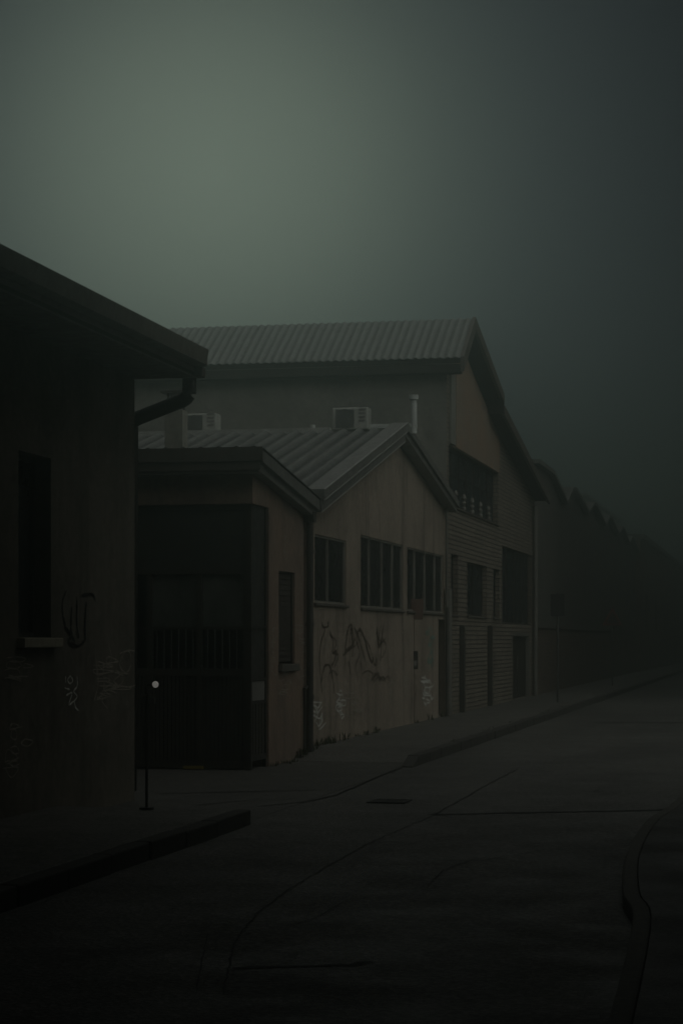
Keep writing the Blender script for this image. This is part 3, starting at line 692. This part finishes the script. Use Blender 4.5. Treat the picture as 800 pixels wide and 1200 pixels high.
# ================================================================== SAW-TOOTH FACTORY
E = root("factory_building", (-7, YD1, 0), "long dim factory with a saw-tooth roofline fading into fog beyond the tall warehouse", "building")
teeth = [((627, 556), (644, 556), (660, 591)), ((667, 575), (671, 576), (686, 603)), ((692, 592), (695, 594), (706, 617)), ((710.5, 607), (713, 609), (721.5, 628)), ((725.5, 620), (728, 622), (734, 639)), ((737.5, 631), (739.5, 633), (745, 648))]
pr = []
for t in teeth:
    for px, py in t: pr.append((yX(px), zX(px, py)))
pr[0] = (YD1+.02, pr[1][1]); YE1 = pr[-1][0]
print("E", pr)
slot = []
bm = B(); slab(bm, [(YD1+.02, 0), (YE1, 0)] + list(reversed(pr)), slot, FX(-7.05), .3); obj("wall", bm, M['plaster_e'], E)
for s in slot: window(E, "window", s[0][0], s[1][0], s[0][1], s[2][1], -7.05, [(s[0][0]+s[1][0])/2], M['frame_dark'], M['glass_far'], depth=.12)
bm = B()
for i in range(len(pr)-1):
    a, b = pr[i], pr[i+1]
    if abs(b[0]-a[0]) < 1e-3: continue
    prism(bm, [(a[0], a[1]+.003), (b[0], b[1]+.003), (b[0], b[1]+.13), (a[0], a[1]+.13)], FX(-6.85), 0, 28)
obj("roof", bm, M['plaster_e'], E)
bm = B(); zp = zX(630, 736); box(bm, -7.046, -6.98, YD1+.16, YE1, 0, zp); obj("brick_plinth", bm, M['brick_e'], E)
bm = B(); box(bm, -7.02, -6.93, YD1+.16, YE1, zp+.002, zp+.07); obj("plinth_coping", bm, M['sill_dark'], E)
rb = (onX(683, 581, -12), onX(718, 587, -12))
bm = B(); box(bm, -22, -12, rb[0][0], rb[1][0]+6, 5.5, rb[0][1]); obj("rooftop_block", bm, M['plaster_e'], E)
bm = B(); box(bm, -22.2, -11.8, rb[0][0]-.2, rb[1][0]+6.2, rb[0][1]+.002, rb[0][1]+.18); obj("rooftop_coping", bm, M['fascia'], E)

G = root("brick_building", (-7, YE1, 0), "dark far brick building closing the row beyond the saw-tooth factory", "building")
bm = B(); slab(bm, rect(YE1+.1, YE1+75, 0, 6.9), [rect(YE1+3+9*k, YE1+6+9*k, 2.2, 4.2) for k in range(8)], FX(-6.8), .3); obj("wall", bm, M['brick_e'], G)
for k in range(8): window(G, "window", YE1+3+9*k, YE1+6+9*k, 2.2, 4.2, -6.8, [YE1+4.5+9*k], M['frame_dark'], M['glass_far'], depth=.12)
bm = B(); prism(bm, [(YE1+.1, 6.903), (YE1+75, 6.903), (YE1+75, 7.15), (YE1+.1, 7.15)], FX(-6.6), 0, 20); obj("roof", bm, M['fascia'], G)

# ================================================================== THINGS ON THE BUILDINGS AND THE STREET
def ac_unit(px0, px1, pyt, pyb, Y, label):
    x0, zb = onY(px0, pyb, Y); x1, _ = onY(px1, pyb, Y); zt = onY(px0, pyt, Y)[1]
    r = root("air_conditioner", ((x0+x1)/2, Y+.15, zb), label, "air conditioner", "air conditioning units above the workshop roof")
    bm = B(); box(bm, x0, x1, Y, Y+.32, zb+.05, zt); obj("casing", bm, M['white_metal'], r, bevel=.02)
    cx = x0 + (x1-x0)*.36; cz = (zb+.05+zt)/2; R = (zt-zb-.05)*.42
    bm = B()
    for rr in (R, R*.78, R*.56, R*.34, R*.14): 
        tube(bm, [(cx+rr*math.cos(a*math.pi/12), Y-.012, cz+rr*math.sin(a*math.pi/12)) for a in range(25)], .006, 6, False)
    box(bm, cx-R, cx+R, Y-.006, Y-.002, cz-R*.98, cz+R*.98)
    obj("fan_grille", bm, M['fan_dark'], r)
    bm = B()
    for k in range(5): box(bm, x0+(x1-x0)*.74, x1-.05, Y-.008, Y-.001, zb+.2+k*.07, zb+.235+k*.07)
    obj("side_vent", bm, M['letter_panel'], r)
    for a in (x0+.1, x1-.14):
        bm = B(); box(bm, a, a+.04, Y-.02, Y+.4, zb, zb+.048); box(bm, a+.004, a+.036, Y+.1, Y+.14, zb-.3, zb); obj("stand", bm, M['grey_pipe'], r)
yac = AP[0] + .5
ac_unit(389, 431, 478, 507, yac, "pale air conditioner on the roof ridge just left of the white vent pipe")
ac_unit(213, 254, 485, 512, yac, "pale air conditioner on the roof ridge beside the square chimney")

def sign_pole(bm, x, y, z0, z1, r=.03): tube(bm, [(x, y, z0), (x, y, z1)], r, 12); tube(bm, [(x, y, z1), (x, y, z1+.02)], [r+.004, r*.6], 12)
sx, sy = onZ(483.5, 847, .15)
nb = root("street_sign", (sx, sy, .15), "red brown square sign plate on a rusty pole in front of the graffiti wall", "sign")
def sgn(px, py): return onY(px, py, sy)
s0 = sgn(473.5, 726); s1 = sgn(496, 702)
bm = B(); sign_pole(bm, sx, sy, .15, s1[1]-.05, .036); obj("pole", bm, M['pole'], nb)
bm = B(); box(bm, s0[0], s1[0], sy-.05, sy-.035, s0[1], s1[1]); pl = obj("plate", bm, M['sign_brown'], nb, bevel=.006)
for zb_ in (s0[1]+.1, s1[1]-.14):
    bm = B(); box(bm, s0[0]+.1, s1[0]-.1, sy-.034, sy-.02, zb_, zb_+.04); obj("bracket", bm, M['pole_grey'], pl)
t0 = sgn(480, 784); t1 = sgn(490, 763)
bm = B(); box(bm, t0[0], t1[0], sy-.06, sy-.033, t0[1], t1[1]); tb = obj("notice_board", bm, M['pole_grey'], nb, bevel=.005)
n0 = sgn(482, 780); n1 = sgn(489, 774)
bm = B(); box(bm, n0[0], n1[0], sy-.064, sy-.0605, n0[1], n1[1]); obj("notice", bm, M['notice'], tb)

sx, sy = onZ(653, 823, .15)
q = root("street_sign", (sx, sy, .15), "dark rectangular sign on a thin pole at the kerb before the factory", "sign")
s0 = onY(645, 722, sy); s1 = onY(661, 696, sy)
bm = B(); sign_pole(bm, sx, sy, .15, s1[1]+.02); obj("pole", bm, M['pole_grey'], q)
bm = B(); box(bm, s0[0], s1[0], sy-.045, sy-.033, s0[1], s1[1]); pl = obj("plate", bm, M['plate_back'], q, bevel=.005)
bm = B(); box(bm, s0[0]+.05, s1[0]-.05, sy-.032, sy-.02, s0[1]+.1, s0[1]+.13); obj("bracket", bm, M['pole_grey'], pl)

X = -5.75; sy = yX(717, X); sx = X
q = root("street_sign", (sx, sy, .15), "dark triangular warning sign on a pole, farthest sign along the pavement", "sign")
cz = onY(717, 726, sy)[1]; R = .42
bm = B(); sign_pole(bm, sx, sy, .15, cz+.3); obj("pole", bm, M['pole_grey'], q)
tri = [(sx+R*math.cos(a), cz+R*math.sin(a)) for a in (math.pi/2, math.pi*7/6, math.pi*11/6)]
bm = B(); prism(bm, tri, FY(sy-.05), 0, .012); pl = obj("plate", bm, M['red_paint'], q, bevel=.004)
tri = [(sx+R*.7*math.cos(a), cz+R*.7*math.sin(a)) for a in (math.pi/2, math.pi*7/6, math.pi*11/6)]
bm = B(); prism(bm, tri, FY(sy-.0545), 0, .003); obj("plate_centre", bm, M['plate_back'], pl)

# short post with a small round lit marker lamp before the yard
yy = YPN - .25; xx, _ = onY(172, 900, yy)
mp = root("marker_post", (xx, yy, .15), "short dark post carrying a small round white lamp before the yard entrance", "post")
zt = onY(172, 812, yy)[1]
bm = B(); tube(bm, [(xx, yy, .15), (xx, yy, zt)], .014, 12); tube(bm, [(xx, yy, .15), (xx, yy, .17)], .07, 14); obj("pole", bm, M['dark_pipe'], mp)
lx, lz = onY(183, 802, yy)
bm = B(); tube(bm, bend([(xx, yy, zt-.02), (xx, yy, lz), (lx, yy, lz)], .04), .012, 10); tube(bm, [(lx, yy-.02, lz), (lx, yy+.03, lz)], [.039, .025], 20)
lm = obj("lamp", bm, M['dark_pipe'], mp)
em, nt, bs = new_mat("lit_lamp_lens"); bs.inputs["Base Color"].default_value = (.7, .7, .65, 1)
bs.inputs["Emission Color"].default_value = (1, .97, .88, 1); bs.inputs["Emission Strength"].default_value = 1.0; M['lamp'] = em
bm = B()
for a in range(1): 
    tube(bm, [(lx, yy-.045, lz), (lx, yy-.038, lz), (lx, yy-.0205, lz)], [.010, .027, .032], 20)
obj("lens", bm, M['lamp'], lm, smooth=True)
bm = B(); b0 = onY(165, 815, yy); b1 = onY(177, 813, yy); box(bm, b0[0], b1[0], yy-.02, yy+.02, b0[1]-.01, b0[1]+.012)
k0 = onY(179, 821, yy); box(bm, xx+.0265, k0[0]+.025, yy-.02, yy+.015, k0[1]-.03, k0[1]+.03); obj("bracket", bm, M['letter_panel'], mp)

# drain grate by the kerb
g0 = onZ(430, 941, 0); g1 = onZ(488, 936, 0)
gr = root("drain_grate", (g0[0], g0[1], 0), "small dark iron drain grate in the road by the dropped kerb", "drain")
bm = B(); x0, x1, y0, y1 = g0[0], g1[0], g0[1]-.05, g0[1]+.42
box(bm, x0, x1, y0, y0+.03, .004, .016); box(bm, x0, x1, y1-.03, y1, .004, .016); box(bm, x0, x0+.03, y0+.03, y1-.03, .004, .016); box(bm, x1-.03, x1, y0+.03, y1-.03, .004, .016)
obj("frame", bm, M['iron'], gr)
bm = B()
for k in range(9):
    x = x0+.05+(x1-x0-.1)*k/8; box(bm, x-.012, x+.012, y0+.03, y1-.03, .005, .014)
obj("bars", bm, M['iron'], gr)
bm = B(); sheet(bm, [(x0+.03, y0+.03), (x1-.03, y0+.03), (x1-.03, y1-.03), (x0+.03, y1-.03)], .0035); obj("pit", bm, M['tar'], gr)

# unseen bridge over the viewpoint, added to shade the near end of the street
V = root("added_shade_bridge", (0, 5, 0), "unseen concrete bridge added high above the near end of the street to shade it", "bridge")
def skew(bm, e0, e1, z0, z1): prism(bm, [(-45, e0+45), (2.5, e0-2.5), (2.5, e1-2.5), (-45, e1+45)], lambda a, b, d: (a, b, d), z0, z1)
bm = B(); skew(bm, -22, 14.2, 10.1, 10.7); obj("deck", bm, M['yard'], V)
bm = B(); skew(bm, 13.8, 14.2, 10.703, 11.6); obj("parapet", bm, M['yard'], V)
bm = B(); skew(bm, -22, -21.6, 10.703, 11.6); obj("parapet", bm, M['yard'], V)
for x_, y_ in ((-24, 16),):
    bm = B(); box(bm, x_, x_+1.2, y_, y_+16, -.06, 10.097); obj("pier", bm, M['yard'], V)

# unseen mill along the right, added to darken the near wall and road
U = root("added_shade_mill", (3, 0, 0), "unseen tall brick mill, added right of the near street to block side light", "building")
bm = B(); slab(bm, [(-30, -.05), (21, -.05), (21, 14), (-30, 14)], [rect(-27+6*k, -24.5+6*k, 1.6+4.2*j, 4.2+4.2*j) for k in range(8) for j in (0, 1, 2)], lambda a, b, d: (2.6 + d, a, b), .4)
box(bm, 3.003, 14, 20.6, 21, -.05, 14); box(bm, 3.003, 14, -30, -29.6, -.05, 14); obj("wall", bm, M['brick_e'], U)
bm = B(); box(bm, 2.52, 14.2, -30.2, 21.1, 14.003, 14.3); obj("roof", bm, M['fascia'], U)
bm = B(); box(bm, 2.9, 2.95, -29.5, 20.5, .1, 13.9); obj("dark_glazing", bm, M['glass_far'], U)
# unseen tall warehouse on the right, added to darken the far end and fog
T = root("added_shade_warehouse", (6, 56, 0), "unseen tall brick warehouse, added right of the street to shade its far end", "building")
bm = B(); slab(bm, [(60, 0), (210, 0), (210, 16), (60, 16)], [rect(69+8*k, 72+8*k, 2.2+5*j, 4.6+5*j) for k in range(17) for j in (0, 1)], lambda a, b, d: (3.0 + d, a, b), .4)
box(bm, 3.403, 25, 60, 60.4, 0, 16); box(bm, 3.403, 25, 209.6, 210, 0, 16); obj("wall", bm, M['brick_e'], T)
bm = B(); box(bm, 2.9, 25.2, 59.8, 210.2, 16.003, 16.3); obj("roof", bm, M['fascia'], T)
bm = B(); box(bm, 3.3, 3.35, 60.5, 209.5, 0, 15.9); obj("dark_glazing", bm, M['glass_far'], T)

# weeds and litter along the wall foot
bm = B(); r = random.Random(5)
def tuft(x, y, z, h, n):
    for k in range(n):
        a = r.random()*6.28; lean = r.uniform(.1, .6)*h; w = r.uniform(.004, .009); hh = h*r.uniform(.5, 1)
        bx, by = x+r.uniform(-.05, .05), y+r.uniform(-.08, .08); dx, dy = math.cos(a), math.sin(a)
        v = [bm.verts.new((bx-dy*w, by+dx*w, z)), bm.verts.new((bx+dy*w, by-dx*w, z)), bm.verts.new((bx+dx*lean*.5+dy*w*.7, by+dy*lean*.5-dx*w*.7, z+hh*.7)), bm.verts.new((bx+dx*lean, by+dy*lean, z+hh))]
        bm.faces.new(v)
for k in range(46):
    y = r.uniform(yg, YC1+1.5) if k < 30 else r.uniform(YC1, YB1)
    zg = .15 if y > YR1 else (.006 if y < YR0 else .006+.139*(y-YR0)/(YR1-YR0))
    tuft(-6.96+r.uniform(0, .08), y, zg, r.uniform(.05, .16), r.randint(5, 12))
for k in range(14): tuft(KX-.06+r.uniform(-.03, .03), r.uniform(YR1, YR1+20), .14, r.uniform(.03, .08), 6)
tag(obj("weeds", bm, M['weed']), kind='stuff')

# ================================================================== AIR, SKY AND SUN
SUN_AZ = TH + math.atan((CX-245)/F); SUN_EL = math.atan((HY-205)/F)      # behind the fog, up and to the left
SV = Vector((-math.sin(SUN_AZ)*math.cos(SUN_EL), math.cos(SUN_AZ)*math.cos(SUN_EL), math.sin(SUN_EL)))
ld = bpy.data.lights.new("sun", 'SUN'); ld.energy = .25; ld.angle = math.radians(14); ld.color = (.86, 1.0, .90)
lo = bpy.data.objects.new("sun", ld); COL.objects.link(lo); lo.rotation_euler = SV.to_track_quat('Z', 'Y').to_euler()

LOBE, ZEN, SIDE = .25, 8.0, 32.0
HZ_DENS, HZ_G = .0165, .88
bm = B(); box(bm, -300, 300, -110, 490, -1.1, 17)
hm = bpy.data.materials.new("fog"); hm.use_nodes = True; nt = hm.node_tree; nt.nodes.clear()
out = N(nt, "ShaderNodeOutputMaterial"); pv = N(nt, "ShaderNodeVolumePrincipled"); pv.inputs["Color"].default_value = (.47, .545, .51, 1)
pv.inputs["Density"].default_value = HZ_DENS; pv.inputs["Anisotropy"].default_value = HZ_G
L(nt, pv.outputs[0], out.inputs["Volume"])
tag(obj("haze", bm, hm), kind='stuff')

w = bpy.data.worlds.new("World"); sc.world = w; w.use_nodes = True; nt = w.node_tree; bg = nt.nodes["Background"]
sky = N(nt, "ShaderNodeTexSky", sky_type='NISHITA'); sky.sun_disc = False; sky.sun_elevation = SUN_EL; sky.sun_rotation = -SUN_AZ
sky.air_density = 1.0; sky.dust_density = 4.0; sky.ozone_density = 1.0
hs = N(nt, "ShaderNodeHueSaturation"); hs.inputs["Saturation"].default_value = .12; L(nt, sky.outputs[0], hs.inputs["Color"])
tc = N(nt, "ShaderNodeTexCoord")
dt = N(nt, "ShaderNodeVectorMath", operation='DOT_PRODUCT'); L(nt, tc.outputs["Generated"], dt.inputs[0]); dt.inputs[1].default_value = SV
ac = N(nt, "ShaderNodeMath", operation='ARCCOSINE'); L(nt, dt.outputs["Value"], ac.inputs[0])
mr = N(nt, "ShaderNodeMapRange"); mr.inputs["From Max"].default_value = math.radians(60); L(nt, ac.outputs[0], mr.inputs["Value"])
cr = N(nt, "ShaderNodeValToRGB"); L(nt, mr.outputs[0], cr.inputs["Fac"]); e = cr.color_ramp; e.interpolation = 'B_SPLINE'
STOPS = [(0, (.80, 1.0, .82)), (.06, (.62, .77, .65)), (.11, (.275, .345, .345)), (.165, (.15, .185, .25)), (.25, (.055, .07, .135)), (.36, (.012, .017, .035)), (.5, (.03, .045, .055)), (1, (.10, .11, .11))]
e.elements[0].position, e.elements[0].color = STOPS[0][0], lin(STOPS[0][1]); e.elements[1].position, e.elements[1].color = STOPS[-1][0], lin(STOPS[-1][1])
for p, c in STOPS[1:-1]: e.elements.new(p).color = lin(c)
sx_ = N(nt, "ShaderNodeSeparateXYZ"); L(nt, tc.outputs["Generated"], sx_.inputs[0])
zm = N(nt, "ShaderNodeMapRange", interpolation_type='SMOOTHSTEP'); L(nt, sx_.outputs[2], zm.inputs["Value"])
zm.inputs["From Min"].default_value = math.sin(math.radians(24)); zm.inputs["From Max"].default_value = math.sin(math.radians(65)); zm.inputs["To Max"].default_value = ZEN
lob = mix(nt, 1.0, cr.outputs[0], (LOBE,)*3, 'MULTIPLY')
zc = mix(nt, 1.0, zm.outputs[0], (.97, 1.0, .93), 'MULTIPLY')
d2 = N(nt, "ShaderNodeVectorMath", operation='DOT_PRODUCT'); L(nt, tc.outputs["Generated"], d2.inputs[0]); d2.inputs[1].default_value = Vector((.67, -.47, .57)).normalized()
m2 = N(nt, "ShaderNodeMapRange", interpolation_type='SMOOTHSTEP'); L(nt, d2.outputs["Value"], m2.inputs["Value"])
m2.inputs["From Min"].default_value = .5; m2.inputs["From Max"].default_value = 1.0; m2.inputs["To Max"].default_value = SIDE
hz_ = N(nt, "ShaderNodeMapRange", interpolation_type='SMOOTHSTEP'); L(nt, sx_.outputs[2], hz_.inputs["Value"])
hz_.inputs["From Min"].default_value = math.sin(math.radians(1)); hz_.inputs["From Max"].default_value = math.sin(math.radians(8)); hz_.inputs["To Min"].default_value = .3
lob = mix(nt, 1.0, lob, hz_.outputs[0], 'MULTIPLY')
fac = mix(nt, 1.0, mix(nt, 1.0, lob, zc, 'ADD'), mix(nt, 1.0, m2.outputs[0], (1.0, .97, .88), 'MULTIPLY'), 'ADD')
mx = mix(nt, 1.0, hs.outputs[0], fac, 'MULTIPLY')
L(nt, mx, bg.inputs["Color"]); bg.inputs["Strength"].default_value = .1

sc.view_settings.view_transform = 'Standard'; sc.view_settings.look = 'None'; sc.view_settings.gamma = 1
sc.view_settings.use_curve_mapping = False; sc.view_settings.exposure = -3.0
sc.render.engine = 'CYCLES'
sc.cycles.use_denoising = True
try: sc.cycles.denoiser = 'OPENIMAGEDENOISE'
except Exception: pass
sc.cycles.volume_bounces = 1; sc.cycles.max_bounces = 6
